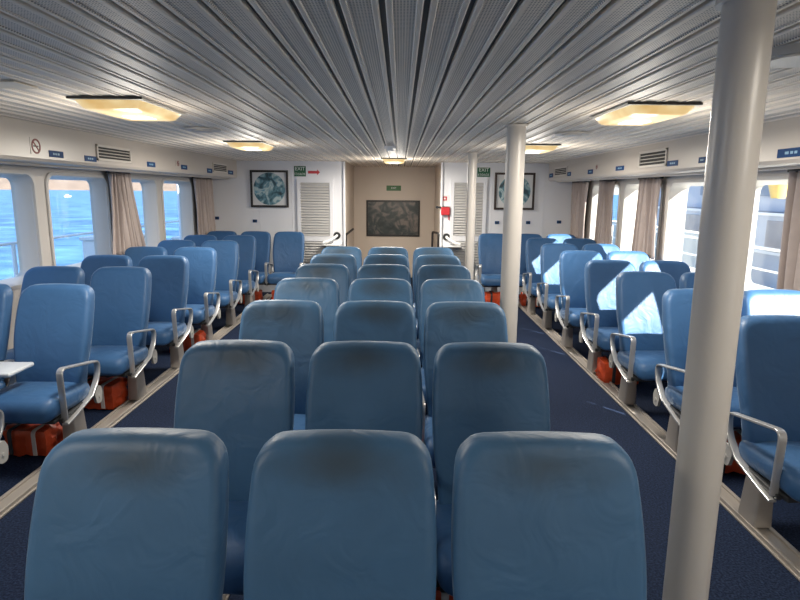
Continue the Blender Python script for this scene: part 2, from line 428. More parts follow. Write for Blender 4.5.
# end walls
bm = bmesh.new(); add_box(bm, XL - .2, RL, YF, YF + .1, 0, CEIL + .02)
struct(obj('wall_end_left', bm, M['white']), 'white panelled end wall left of the alcove')
bm = bmesh.new(); add_box(bm, RR, XR + .2, YF, YF + .1, 0, CEIL + .02)
struct(obj('wall_end_right', bm, M['white']), 'white panelled end wall right of the alcove')
bm = bmesh.new(); add_box(bm, RL - .08, RL - .002, YF + .1, YR, 0, CEIL + .02); add_box(bm, RR + .002, RR + .08, YF + .1, YR, 0, CEIL + .02); add_box(bm, RL - .1, RR + .1, YR, YR + .1, 0, CEIL + .02)
add_box(bm, RL, RR, YR - .004, YR, 1.295, 1.303); 
for x in (RL + .02, RR - .035): add_box(bm, x, x + .015, YR - .006, YR, 0, CEIL)
struct(obj('wall_alcove', bm, M['recess']), 'beige walls of the alcove behind the middle rows')
struct(obj('wall_rear', box(XL - .2, XR + .2, YB - .1, YB, 0, CEIL + .02), M['wall']), 'plain rear wall of the saloon')
# corner posts and panel seams on the end wall
bm = bmesh.new(); cyl(bm, (RL - .012, YF - .008, CEIL / 2), .022, CEIL - .002, 16); struct(obj('trim_4', bm, M['white'], smooth=True), 'white rounded corner post at the left edge of the alcove')
bm = bmesh.new(); cyl(bm, (RR + .012, YF - .008, CEIL / 2), .022, CEIL - .002, 16); struct(obj('trim_5', bm, M['white'], smooth=True), 'white rounded corner post at the right edge of the alcove')
bm = bmesh.new()
for px in (261, 293.5): X = on_y(px, 200, YF).x; add_box(bm, X - .006, X + .006, YF - .004, YF, .1, CEIL)
for px in (492.5, 545): X = on_y(px, 200, YF).x; add_box(bm, X - .006, X + .006, YF - .004, YF, .1, CEIL)
struct(obj('trim_6', bm, M['white']), 'thin white cover strips over the end wall panel joints')

# louvred doors
def louvre_door(n, px0, px1, ytop, label):
    p = on_y(px0, ytop, YF); q = on_y(px1, ytop, YF); x0, x1, zt = p.x, q.x, p.z
    bm = bmesh.new(); w = .055
    add_box(bm, x0, x0 + w, YF - .03, YF, 0, zt); add_box(bm, x1 - w, x1, YF - .03, YF, 0, zt)
    add_box(bm, x0 + w, x1 - w, YF - .03, YF, zt - w, zt); zm = on_y(px0, 238, YF).z
    add_box(bm, x0 + w, x1 - w, YF - .026, YF, zm - .05, zm + .03, .004); add_box(bm, x0 + w, x1 - w, YF - .026, YF, .02, .12, .004)
    add_box(bm, x0 + .01, x1 - .01, YF - .0025, YF - .0005, .02, zt - .01)
    d = obj('door_%d' % n, bm, M['white']); struct(d, label)
    bm = bmesh.new()
    for za, zb in ((zm + .03, zt - w), (.12, zm - .05)):
        k = int((zb - za) / .042); st = (zb - za) / k
        for i in range(k):
            z = za + i * st
            loft(bm, [[(xx, YF - .004, z + st), (xx, YF - .008, z + st), (xx, YF - .03, z + .012), (xx, YF - .026, z + .006)] for xx in (x0 + w, x1 - w)])
    bmesh.ops.recalc_face_normals(bm, faces=bm.faces)
    obj('louvre_panel', bm, M['louvre'], d)
louvre_door(1, 298, 334, 179, 'white louvred door left of the alcove under the red arrow')
louvre_door(2, 452, 488, 179, 'white louvred door right of the alcove behind the thin far column')

# ------------------------------------------------------------------ seat
BW = .232
def seat_outline():
    pts = [Vector(p + (0,)) for p in ((.205, .375), (.214, .50), (.236, .68), (.236, .86), (.222, 1.028), (-.222, 1.028), (-.236, .86), (-.236, .68), (-.214, .50), (-.205, .375))]
    r = [.03, .1, .1, .1, .075, .075, .1, .1, .1, .03]
    f = fillet(pts, r, 7, closed=True); out = []
    for a, b in zip(f, f[1:] + f[:1]):       # even spacing on long spans
        n = max(1, int((b - a).length / .06)); 
        for k in range(n): p = a.lerp(b, k / n); out.append((p.x, p.y))
    # slightly bowed top
    return [(u, v + (.010 * (1 - (u / .22) ** 2) if v > 1.015 else 0)) for u, v in out]
def back_y(v):
    t = (v - .375) / .67
    return -.17 + .19 * t - .03 * math.sin(PI * min(1, max(0, t)) ** .8)
def back_map(u, v, w): # w>0 = front (towards -Y)
    wings = .022 * (abs(u) / .236) ** 3
    return Vector((u, back_y(v) - .005 - w - (wings if w > 0 else 0), v))
def make_backrest(): return pillow(seat_outline(), .095, .034, .006, .012, back_map, (0, .74))
def cush_map(u, v, w):
    return Vector((u, v, .392 + w - .04 * ((v + .6) / .5) * .6 - (.03 * max(0, (-.52 - v) / .1) ** 2)))
def make_cushion():
    o = [(x, y) for x, y in rrect(.475, .49, .06, 6, 0, -.375)]
    out = []
    for a, b in zip(o, o[1:] + o[:1]):
        A_, B_ = Vector(a), Vector(b); n = max(1, int((B_ - A_).length / .06))
        for k in range(n): p = A_.lerp(B_, k / n); out.append((p.x, p.y))
    return pillow(out, .125, .045, .014, .0, cush_map, (0, -.375))
def make_armrest(s):
    x = s * .252
    pts = [(x, -.50, .30), (x, -.515, .618), (x, -.085, .545), (x, -.10, .44), (x, -.20, .345)]
    p = fillet(pts, [.0, .05, .045, .09, .05, 0], 6)
    p = p + [Vector((x, -.40, .292)), Vector((x, -.50, .272))]
    bm = bmesh.new(); sweep(bm, p[:], .019, .0065, side=(1, 0, 0)); return bm
def make_hinge(s):
    bm = bmesh.new(); x = s * .252
    o = fillet([(x, -.17, .355), (x, -.10, .39), (x, -.065, .34), (x, -.08, .265), (x, -.14, .265)], .025, 4, closed=True)
    loft(bm, [[Vector((x - .009, p.y, p.z)) for p in o], [Vector((x + .009, p.y, p.z)) for p in o]])
    cyl(bm, (x + s * .010, -.11, .31), .011, .006, 12, 'x')
    bmesh.ops.recalc_face_normals(bm, faces=bm.faces); return bm
def make_leg(x):
    bm = bmesh.new()
    r = []
    for z, hx, hy, dy in ((.032, .045, .075, 0), (.05, .045, .075, 0), (.30, .037, .062, -.01)):
        r.append([(x + a, -.25 + dy + b, z) for a, b in rrect(hx * 2, hy * 2, .012, 3)])
    loft(bm, r); return bm
def make_frame():
    bm = bmesh.new()
    add_box(bm, -.225, .225, -.56, -.13, .295, .322, .006); add_box(bm, -.2, .2, -.30, -.20, .262, .296, .006)
    for s in (-1, 1):
        sweep(bm, [(s * .236, -.52, .30), (s * .236, -.2, .325), (s * .236, -.09, .42)], .012, .012, side=(1, 0, 0))
    return bm
ME = {}
def mesh_of(key, fn, m, smooth=True):
    if key not in ME:
        o = obj(key.split('|')[0], fn(), m, None, smooth); ME[key] = o.data; bpy.data.objects.remove(o)
    return ME[key]
def part(name, me, parent):
    o = bpy.data.objects.new(name, me); COL.objects.link(o); o.parent = parent; return o
def make_seat(arm, legx, worn):
    t = thing('ferry_seat', 'seat', 'seat')
    part('backrest', mesh_of('backrest|%d' % worn, make_backrest, M['fabric_worn' if worn else 'fabric']), t)
    part('seat_cushion', mesh_of('seat_cushion', make_cushion, M['fabric']), t)
    part('seat_frame', mesh_of('seat_frame', make_frame, M['dark']), t)
    part('leg', mesh_of('leg|%.2f' % legx, lambda: make_leg(legx), M['leg']), t)
    a = part('armrest', mesh_of('armrest|%d' % arm, lambda: make_armrest(arm), M['arm']), t)
    part('hinge_plate', mesh_of('hinge_plate|%d' % arm, lambda: make_hinge(arm), M['plate']), a)
    return t
PROTO = {}; seats = []
def place_seat(kind, x, y, label, group):
    if kind not in PROTO: PROTO[kind] = make_seat(*kind); t = PROTO[kind]
    else: t = copy_tree(PROTO[kind])
    t.location = (x, y, 0); tag(t, label, 'seat', group); seats.append((x, y)); return t
ORD = ['front', 'second', 'third', 'fourth', 'fifth', 'sixth', 'seventh', 'eighth']
CY = [1.435, 2.376, 3.31, 4.20, 5.04, 5.86, 6.67]
CX = [-.655, -.140, .372]
for r, y in enumerate(CY):
    for c, x in enumerate(CX):
        side = ['left', 'centre', 'right'][c]
        lab = 'blue padded seat, %s one in the %s row of the middle block' % (side, ORD[r])
        if r == 6: lab = 'blue padded seat, %s one in the last row of the middle block' % side
        place_seat((-1 if c == 0 else 1, (-.1, 0., .1)[c], True), x - (.015 if r == 0 and c == 0 else .01 if c == 0 else 0), y, lab, 'middle block seats')
LY = [2.94, 3.82, 4.72, 5.58, 6.44, 7.34, 8.22]; LXA, LXW = -2.237, -2.777
RY = [3.00, 3.86, 4.72, 5.54, 6.45, 7.34, 8.22]; RXA, RXW = 1.97, 2.485
lname = ['nearest', 'second', 'third', 'fourth', 'fifth', 'sixth', 'seventh']
tray_seat = None
for r, y in enumerate(LY):
    place_seat((1, .16, False), LXA - (0 if r else .05), y, 'blue aisle seat of the left block, %s row from the camera' % lname[r], 'left block seats')
    if r:
        s = place_seat((1, -.16, False), LXW, y, 'blue window seat of the left block, %s row from the camera' % lname[r], 'left block seats')
        if r == 1: tray_seat = s; s['label'] = 'blue left window seat with white fold-out tray, cut by the photo edge'
for r, y in enumerate(RY):
    place_seat((-1, -.16, False), RXA, y, 'blue aisle seat of the right block, %s row from the camera' % lname[r], 'right block seats')
    place_seat((-1, .16, False), RXW, y, 'blue window seat of the right block, %s row from the camera' % lname[r], 'right block seats')
WY = 9.06
for x, d in ((-1.70, 'nearest the louvred door'), (-2.215, 'middle of three'), (-2.73, 'in the corner by the curtain')):
    place_seat((1, 0., False), x, WY, 'blue seat against the white end wall on the left, %s' % d, 'left end wall seats')
for x, d in ((1.42, 'nearest the louvred door'), (1.935, 'middle of three'), (2.45, 'in the corner by the curtain')):
    place_seat((-1, 0., False), x, WY, 'blue seat against the white end wall on the right, %s' % d, 'right end wall seats')
# tray
bm = bmesh.new(); lz = .59
add_box(bm, .20, .50, -.52, -.27, lz - .028, lz, .012, 3)
tr = obj('tray_table', bm, M['tray'], tray_seat, True); tr['label'] = 'white fold-out tray'
bm = bmesh.new(); tube(bm, [(.25, -.22, .56), (.25, -.34, lz - .03)], .012); cyl(bm, (.25, -.22, .56), .02, .03, 16, 'x'); obj('hinge', bm, M['dark'], tr, True)

# floor tracks
def track(x, y0, y1, label):
    bm = bmesh.new(); add_box(bm, x - .06, x + .06, y0, y1, .0, .012, .003); add_box(bm, x - .05, x - .03, y0, y1, .01, .032, .003); add_box(bm, x + .03, x + .05, y0, y1, .01, .032, .003); add_box(bm, x - .032, x + .032, y0, y1, .01, .02)
    tag(obj('floor_track', bm, M['track']), label, 'floor track', 'seat tracks on the carpet')
track(LXA + .16, -1.0, 9.3, 'long metal floor track along the left aisle under the left seats')
track(LXW - .16, -1.0, 9.3, 'metal floor track under the left window seats beside the wall')
track(RXA - .16, -1.0, 9.3, 'long metal floor track along the right aisle under the right seats')
track(RXW + .16, -1.0, 9.3, 'metal floor track under the right window seats beside the wall')
track(CX[0] - .1, -.2, 6.9, 'metal floor track under the left seats of the middle block')
track(CX[1], -.2, 6.9, 'metal floor track under the centre seats of the middle block')
track(CX[2] + .1, -.2, 6.9, 'metal floor track under the right seats of the middle block')

# life jackets
def jacket_mesh(seed):
    bm = bmesh.new(); bmesh.ops.create_cube(bm, size=1); bmesh.ops.subdivide_edges(bm, edges=bm.edges[:], cuts=7, use_grid_fill=True)
    for v in bm.verts:
        p = v.co.copy(); n = p.normalized(); q = p.lerp(n * .56, .32)
        d = noise.noise(q * 4 + Vector((seed * 3.1, seed, 0))) * .09 + noise.noise(q * 10 + Vector((seed, 0, seed))) * .05
        q += n * d
        crease = .07 * math.exp(-((p.x) / .05) ** 2); q -= n * crease
        v.co = Vector((q.x * .37, q.y * .25, max(0.0, (q.z + .5)) * .225 + .001))
    return bm
JM = []
for s in (1, 2, 3):
    o = obj('bag', jacket_mesh(s), M['orange'], None, True); JM.append(o.data); bpy.data.objects.remove(o)
def strap_bm(x):
    bm = bmesh.new(); path = fillet([(x, -.145, .03), (x, -.15, .23), (x, .15, .23), (x, .145, .03)], .04, 4); sweep(bm, path, .016, .004, side=(1, 0, 0)); return bm
STR = obj('strap', strap_bm(-.09), M['strap'], None, True); sd = STR.data; bpy.data.objects.remove(STR)
STW = obj('strap', strap_bm(.10), M['strapw'], None, True); sw = STW.data; bpy.data.objects.remove(STW)
def jacket(i, x, y, label, rz=0, sc=1):
    t = thing('life_jacket', label, 'life jacket', (x, y, 0), rz, 'life jackets under the seats')
    t.scale = (sc, sc, sc); part('bag', JM[i % 3], t); part('strap', sd, t); part('strap', sw, t)
JL = [(LXA - .09, 3.82 - .28, 'orange life jacket under the left aisle seat beside the tray'),
      (LXA - .07, 4.72 - .36, 'orange life jacket bundle beside left aisle, under third left aisle seat'),
      (LXA + .03, 6.44 - .47, 'orange life jacket under the fifth aisle seat of left block'),
      (-1.72, WY - .47, 'orange life jacket under left end wall seat nearest the louvred door'),
      (-2.22, WY - .47, 'orange life jacket under middle seat at the left end wall'),
      (1.42, WY - .47, 'orange life jacket under right end wall seat nearest the louvred door'),
      (1.95, WY - .47, 'orange life jacket under right end wall seat behind the far column'),
      (RXA - .02, 5.54 - .47, 'orange life jacket under the fourth aisle seat of right block'),
      (RXA + .05, 3.86 - .47, 'orange life jacket seen through nearest right armrest, under second aisle seat'),
      (RXW - .2, 4.72 - .47, 'orange life jacket between the third aisle and window seats, right block'),
      (.10, 2.376 - .30, 'orange life jacket glimpsed between centre and right seats of second middle row')]
for i, (x, y, l) in enumerate(JL): jacket(i, x, y, l, random.uniform(-.12, .12), .8 if i == 0 else .9)

# ------------------------------------------------------------------ columns
def column(x, y, r, label):
    t = thing('steel_column', label, 'column', (x, y, 0))
    bm = bmesh.new(); cyl(bm, (0, 0, CEIL / 2), r, CEIL - .004, 40); obj('shaft', bm, M['column'], t, True)
    bm = bmesh.new(); cyl(bm, (0, 0, CEIL - .008), r + .014, .012, 40); obj('collar', bm, M['ventw'], t, True)
    bm = bmesh.new(); cyl(bm, (0, 0, .012), r + .02, .02, 40); obj('base_ring', bm, M['ventw'], t, True)
def col_at(px, py, Y): return on_y(px, py, Y).x
column(on_y(723.5, 250, 1.5).x, 1.5, .0575, 'thick pale steel column nearest the camera at the right')
column(on_y(514.5, 200, 4.2).x, 4.2, .0655, 'pale steel column in the middle, beside the right aisle')
column(on_y(472.3, 200, 7.16).x, 7.16, .054, 'thin far pale steel column in front of the right louvred door')

# ------------------------------------------------------------------ ceiling fittings
def lamp(x, y0, y1, label, w=.36):
    t = thing('ceiling_light', label, 'ceiling light', (x, (y0 + y1) / 2, CEIL), 0, 'ceiling lights')
    h = (y1 - y0) / 2; hw = w / 2
    bm = bmesh.new(); add_box(bm, -hw - .015, hw + .015, -h - .015, h + .015, -.014, .0, .004); obj('housing', bm, M['lamp_body'], t)
    bm = bmesh.new(); loft(bm, [[(a, b, -.014) for a, b in rrect(w, 2 * h, .02, 3)], [(a, b, -.050) for a, b in rrect(w - .05, 2 * h - .05, .03, 3)], [(a, b, -.056) for a, b in rrect(w - .08, 2 * h - .08, .03, 3)]], cap0=False)
    bmesh.ops.recalc_face_normals(bm, faces=bm.faces)
    obj('diffuser', bm, M['diffuser'], t, True)
    bm = bmesh.new()
    add_box(bm, -hw - .02, hw + .02, -h - .02, -h - .014, -.012, 0); obj('edge_strip', bm, M['lamp_dark'], t)
    bm = bmesh.new(); add_box(bm, -.07, .07, .02, .16, -.0585, -.054, .002); obj('bright_patch', bm, M['tube'], t)
    li = bpy.data.lights.new('lamp_glow', 'AREA'); li.shape = 'RECTANGLE'; li.size = w; li.size_y = 2 * h
    li.energy = LAMP_W * (2 * h) / 1.05 * (w / .36); li.color = (1, .93, .82)
    lo = bpy.data.objects.new('lamp_glow', li); COL.objects.link(lo); lo.parent = t; lo.location = (0, 0, -.062)
    l2 = bpy.data.lights.new('lamp_spill', 'POINT'); l2.energy = li.energy * .32; l2.shadow_soft_size = .12; l2.color = li.color
    lo = bpy.data.objects.new('lamp_spill', l2); COL.objects.link(lo); lo.parent = t; lo.location = (0, 0, -.26)
    return t
LAMP_W = 36
lamp(-1.50, 3.12, 3.72, 'glowing yellow ceiling light, nearer one on the left', .34)
lamp(1.335, 3.14, 3.72, 'glowing yellow ceiling light, nearer one on the right', .34)
LAMP_W = 52
lamp(-1.50, 5.78, 6.36, 'glowing yellow ceiling light, farther one on the left', .34)
lamp(1.335, 5.82, 6.38, 'glowing yellow ceiling light, farther one on the right behind the column', .34)
LAMP_W = 85
lamp(-.105, 8.45, 8.95, 'small glowing ceiling light in front of the alcove', .32)

LAMP_W = 15  # unseen lamps carrying on the lamp rows, added to brighten the seat fronts
for yy in (.44, -2.24):
    for xx, sd in ((-1.50, 'left'), (1.335, 'right')):
        lamp(xx, yy, yy + .58, 'added unseen ceiling light overhead %s, %s' % (sd, 'above the front row' if yy > 0 else 'behind the camera'), .34)

def disc_fitting(name, px, py, r, h, label, cat, m):
    p = on_z(px, py, CEIL); bm = bmesh.new(); cyl(bm, (0, 0, -h * .3), r, h * .6, 28); cyl(bm, (0, 0, -h * .8), r * .6, h * .4, 28, r2=r * .6)
    o = obj(name, bm, m, None, True, (p.x, p.y, CEIL - .0005)); return tag(o, label, cat)
disc_fitting('smoke_detector', 391, 146, .06, .05, 'small white smoke detector on the ceiling near the alcove', 'smoke detector', M['white'])
disc_fitting('ceiling_vent', 204, 129, .13, .02, 'flat round grey vent on the ceiling between the left lights', 'ceiling vent', M['ventw'])
disc_fitting('ceiling_vent', 573, 133, .13, .02, 'flat round grey vent on the ceiling between the right lights', 'ceiling vent', M['ventw'])
p = on_z(806, 50, CEIL); t = thing('ceiling_speaker', 'round grey ceiling speaker right of the thick near column', 'speaker', (p.x, p.y, CEIL))
bm = bmesh.new(); cyl(bm, (0, 0, -.014), .125, .028, 40, r2=.125); obj('rim', bm, M['plate'], t, True)
bm = bmesh.new(); cyl(bm, (0, 0, -.031), .105, .006, 40); obj('grille', bm, M['ventw'], t, True)
p0, p1 = on_z(2, 84, CEIL), on_z(34, 86, CEIL)
tag(obj('ceiling_strip', box(-2.3, p1.x, p0.y - .09, p0.y + .09, CEIL - .006, CEIL - .0005, .002), M['cream']), 'pale ceiling strip at the left edge of the photo', 'ceiling panel')  # flat pale strip set against the planks

# ------------------------------------------------------------------ soffit fittings
def flat_on_x(X, px0, px1, py0, py1):
    """world rect on the soffit face for an image rectangle"""
    a = on_x(px0, (py0 + py1) / 2, X); b = on_x(px1, (py0 + py1) / 2, X); m = on_x((px0 + px1) / 2, py0, X); n = on_x((px0 + px1) / 2, py1, X)
    return min(a.y, b.y), max(a.y, b.y), n.z, m.z
SGN = {SL: 1, SR: -1}
def plate(X, px0, px1, py0, py1, label):
    y0, y1, z0, z1 = flat_on_x(X, px0, px1, py0, py1); s = SGN[X]
    t = thing('number_plate', label, 'number plate', (X, (y0 + y1) / 2, (z0 + z1) / 2), 0, 'blue seat number plates')
    w, h = (y1 - y0) / 2, (z1 - z0) / 2
    a, b = sorted((-s * .002, s * .004)); obj('plate', box(a, b, -w, w, -h, h), M['blue'], t)
    bm = bmesh.new(); a, b = sorted((s * .004, s * .005))
    for u0, u1 in ((-.5, -.3), (-.2, .0), (.12, .4)): add_box(bm, a, b, u0 * w, u1 * w, -.3 * h, .3 * h)
    obj('numerals', bm, M['paleblue'], t)
PLATES_L = [(50, 64, 151, 157.5, 'blue number plate on left soffit right of the no smoking sign'), (85.5, 97, 156, 161.5, 'blue number plate on left soffit touching the near air vent'),
            (148, 156, 162, 167, 'blue number plate on left soffit above the first curtain'), (182, 188, 165, 169.5, 'blue number plate on left soffit beside the tiny no smoking sign'),
            (208, 213, 168.5, 173, 'blue number plate on left soffit just left of the far vent'), (229, 234, 170.5, 174.5, 'blue number plate on left soffit right of the far vent')]
for a in PLATES_L: plate(SL, *a)
PLATES_R = [(779, 806, 148, 157, 'long blue number plate on right soffit beyond the thick column'), (700, 706.5, 157, 163, 'blue number plate on right soffit just left of the thick column'),
            (668.5, 679, 160.5, 166, 'blue number plate on right soffit touching the near vent'), (617, 625, 166, 170.5, 'blue number plate on right soffit left of the near vent'),
            (589, 594, 169.5, 174, 'blue number plate on right soffit beside the tiny faded sign'), (568.5, 572, 172, 176, 'blue number plate on right soffit touching the far vent'), (550.5, 554, 173.5, 177.5, 'smallest blue number plate at the far end of right soffit')]
for a in PLATES_R: plate(SR, *a)
def vent(X, px0, px1, py0, py1, label):
    y0, y1, z0, z1 = flat_on_x(X, px0, px1, py0, py1); s = SGN[X]
    t = thing('air_vent', label, 'air vent', (X, (y0 + y1) / 2, (z0 + z1) / 2), 0, 'air vents on the soffits')
    w, h = (y1 - y0) / 2, (z1 - z0) / 2; e = .022
    sg = lambda a, b: sorted((s * a, s * b))
    obj('backing', box(*sg(.0, .003), -w + e / 2, w - e / 2, -h + e / 2, h - e / 2), M['vent_dark'], t)
    bm = bmesh.new()
    add_box(bm, *sg(0, .014), -w, -w + e, -h, h, .003); add_box(bm, *sg(0, .014), w - e, w, -h, h, .003)
    add_box(bm, *sg(0, .014), -w, w, h - e, h, .003); add_box(bm, *sg(0, .014), -w, w, -h, -h + e, .003)
    obj('frame', bm, M['ventw'], t)
    ih = h - e
    for k in range(3):
        z = -ih + (k + .75) * 2 * ih / 3.5
        obj('slat', loft(bmesh.new(), [[(s * .003, yy, z + .006), (s * .012, yy, z - .001), (s * .010, yy, z - .004), (s * .003, yy, z + .002)] for yy in (-w + e, w - e)]), M['ventw'], t)
vent(SL, 97, 131, 146.5, 162, 'nearer white air vent with dark slots on the left soffit')
vent(SL, 213.5, 227.5, 163.5, 172.5, 'farther small air vent on the left soffit')
vent(SR, 641, 668.5, 150, 167, 'nearer white air vent with dark slots on the right soffit')
vent(SR, 556, 568.5, 167, 176, 'farther small air vent on the right soffit')
def no_smoking(X, px0, px1, py0, py1, label):
    y0, y1, z0, z1 = flat_on_x(X, px0, px1, py0, py1); s = SGN[X]
    t = thing('no_smoking_sign', label, 'sign', (X, (y0 + y1) / 2, (z0 + z1) / 2), 0, 'no smoking signs')
    r = min(y1 - y0, (z1 - z0)) / 2 ; w = (y1 - y0) / 2
    obj('backing', box(*sorted((0, s * .003)), -w, w, -(z1 - z0) / 2, (z1 - z0) / 2), M['soffit'], t)
    bm = bmesh.new(); ri = r * .92
    sweep(bm, [(s * .004, ri * .88 * math.cos(a), ri * .88 * math.sin(a)) for a in [2 * PI * k / 28 for k in range(28)]], .002, ri * .12, side=(1, 0, 0), closed=True)
    c = ri * .62; sweep(bm, [(s * .004, s * -c, c), (s * .004, s * c, -c)], .002, ri * .1, side=(1, 0, 0))
    obj('red_ring', bm, M['brown_red'], t)
    bm = bmesh.new(); add_box(bm, *sorted((s * .003, s * .0042)), -ri * .6, ri * .5, -ri * .08, ri * .1); obj('cigarette', bm, M['black'], t)
M['brown_red'] = mat('sign_dark_red', (0.20, 0.03, 0.03), .5)
no_smoking(SL, 31, 42, 138, 154.5, 'round no smoking sign on the left soffit near the photo edge')
no_smoking(SL, 176.5, 181, 160.5, 166.5, 'tiny faded no smoking sign on the left soffit')
no_smoking(SR, 596, 600, 164.5, 169.5, 'tiny faded no smoking sign on the right soffit')

# ------------------------------------------------------------------ end wall fittings
def rect_on_y(Y, px0, px1, py0, py1):
    a = on_y(px0, py0, Y); b = on_y(px1, py1, Y); return a.x, b.x, b.z, a.z
def picture(px0, px1, py0, py1, Y, label, fm, pm, rnd):
    x0, x1, z0, z1 = rect_on_y(Y, px0, px1, py0, py1); w, h = (x1 - x0) / 2, (z1 - z0) / 2
    t = thing('framed_picture', label, 'picture', ((x0 + x1) / 2, Y, (z0 + z1) / 2))
    e = .034; bm = bmesh.new()
    add_box(bm, -w, -w + e, -.03, 0, -h, h, .004); add_box(bm, w - e, w, -.03, 0, -h, h, .004); add_box(bm, -w + e, w - e, -.03, 0, h - e, h, .004); add_box(bm, -w + e, w - e, -.03, 0, -h, -h + e, .004)
    obj('frame', bm, fm, t)
    if rnd:
        obj('mat_board', box(-w + e, w - e, -.012, 0, -h + e, h - e), M['mat_board'], t)
        bm = bmesh.new(); cyl(bm, (0, -.0135, 0), min(w, h) - e - .004, .003, 48, 'y'); obj('round_print', bm, pm, t)
    else: obj('print', box(-w + e, w - e, -.012, 0, -h + e, h - e), pm, t)
picture(251, 290, 170, 207.5, YF - .001, 'black framed square picture with a round teal print, left end wall', M['black'], M['print1'], True)
picture(496, 534.5, 172.5, 210, YF - .001, 'dark brown framed picture with round teal print, behind the column', M['brown'], M['print2'], True)
picture(367.5, 420.5, 200, 236.5, YR - .001, 'wide black framed dark picture on the beige alcove wall', M['black'], M['print3'], False)
def sign(name, px0, px1, py0, py1, Y, label, m, lines, cat='sign', group=None):
    x0, x1, z0, z1 = rect_on_y(Y, px0, px1, py0, py1); w, h = (x1 - x0) / 2, (z1 - z0) / 2
    t = thing(name, label, cat, ((x0 + x1) / 2, Y, (z0 + z1) / 2), 0, group)
    obj('panel', box(-w, w, -.008, 0, -h, h, .002), m, t)
    for (s, size, dx, dz) in lines: text_mesh('lettering', s, size, M['signwhite'], t, (dx, -.009, dz))
    return t, w, h
sign('exit_sign', 295, 307, 166, 176.5, YF - .001, 'green EXIT sign beside the red arrow, left end wall', M['green'], [('EXIT', .078, 0, .037), ('ΕΞΟΔΟΣ', .044, 0, -.045)], group='green exit signs')
sign('exit_sign', 478.5, 491, 167.5, 177, YF - .001, 'green EXIT sign above the right louvred door', M['green'], [('EXIT', .078, 0, .035), ('ΕΞΟΔΟΣ', .044, 0, -.042)], group='green exit signs')
sign('exit_sign', 387.5, 402, 185.5, 190.8, YR - .001, 'small wide green exit sign above the alcove picture', M['greenb'], [('EXIT', .05, 0, 0)], group='green exit signs')
# red arrow
x0, x1, z0, z1 = rect_on_y(YF, 309, 321, 169, 175.5); zc = (z0 + z1) / 2; bm = bmesh.new(); L_ = x1 - x0; hh = (z1 - z0) / 2
o2 = [(x0, zc - .42 * hh), (x0 + L_ * .76, zc - .42 * hh), (x0 + L_ * .76, zc - .9 * hh), (x1, zc), (x0 + L_ * .76, zc + .9 * hh), (x0 + L_ * .76, zc + .42 * hh), (x0, zc + .42 * hh)]
loft(bm, [[(a, YF, b) for a, b in o2], [(a, YF - .004, b) for a, b in o2]]); bmesh.ops.recalc_face_normals(bm, faces=bm.faces)
tag(obj('arrow_sign', bm, M['red']), 'red arrow pointing right beside the left EXIT sign', 'sign')
# fire point
x0, x1, z0, z1 = rect_on_y(YF, 442.5, 450.5, 195, 202)
t = thing('fire_sign', 'small white sign with a red symbol above the red box', 'sign', ((x0 + x1) / 2, YF, (z0 + z1) / 2))
w, h = (x1 - x0) / 2, (z1 - z0) / 2; obj('panel', box(-w, w, -.005, 0, -h, h), M['mat_board'], t)
bm = bmesh.new(); add_box(bm, -w * .7, w * .35, -.008, -.005, -h * .6, h * .6); obj('red_symbol', bm, M['red'], t)
bm = bmesh.new(); cyl(bm, (-w * .18, -.009, 0), h * .28, .003, 16, 'y'); obj('white_dot', bm, M['signwhite'], t)
x0, x1, z0, z1 = rect_on_y(YF, 442, 450.5, 207, 215)
t = thing('alarm_box', 'red alarm box on the end wall right of the alcove', 'alarm box', ((x0 + x1) / 2, YF, (z0 + z1) / 2))
w, h = (x1 - x0) / 2, (z1 - z0) / 2; obj('case', box(-w, w, -.06, 0, -h, h, .008), M['red'], t)
bm = bmesh.new(); add_box(bm, -w - .06, w, -.05, -.02, h - .02, h + .01, .004); cyl(bm, (-w - .065, -.035, h - .005), .022, .03, 16, 'y'); obj('lever', bm, M['dark'], t)
bm = bmesh.new(); tube(bm, [(w - .01, -.02, -h), (w - .01, -.02, -h - .08)], .008); obj('cord', bm, M['red'], t)
# sockets
for px, py, l in ((218, 218, 'small dark socket on the left end wall by the curtain'), (256, 221, 'small blue grey socket below the left round picture'), (498, 222.5, 'small blue socket left of the middle column on end wall'), (529, 222.5, 'small blue socket below the right round picture'), (560, 222, 'small dark socket beside the right corner curtain')):
    p = on_y(px, py, YF); t = thing('wall_socket', l, 'socket', (p.x, YF, p.z), 0, 'wall sockets')
    obj('plate', box(-.035, .035, -.012, 0, -.024, .024, .004), M['blue'], t); bm = bmesh.new(); cyl(bm, (0, -.014, 0), .013, .006, 14, 'y'); obj('face', bm, M['dark'], t)
# round wall brackets with bent rails beside the alcove
def bent_rail(px, py, s, label):
    p = on_y(px, py, YF); t = thing('bent_handrail', label, 'handrail', (p.x, YF, p.z), 0)
    bm = bmesh.new(); cyl(bm, (0, -.012, 0), .058, .024, 28, 'y'); obj('wall_disc', bm, M['dark'], t, True)
    bm = bmesh.new(); tube(bm, fillet([(0, -.02, 0), (0, -.10, -.005), (s * .10, -.22, -.07), (s * .20, -.26, -.10)], .05, 5), .021); obj('tube', bm, M['deck_white'], t, True)
    bm = bmesh.new(); add_box(bm, min(-s * .06, s * .22), max(-s * .06, s * .22), -.28, -.001, -.155, -.13, .006); obj('shelf', bm, M['deck_white'], t)
    bm = bmesh.new(); add_box(bm, min(-s * .062, s * .222), max(-s * .062, s * .222), -.286, -.278, -.158, -.138, .002); obj('edge_strip', bm, M['dark'], t)
bent_rail(338, 235.5, -1, 'white bent rail on a dark round wall disc, left of the alcove')
bent_rail(447.5, 237, 1, 'white bent rail on a dark round wall disc, right of the alcove')
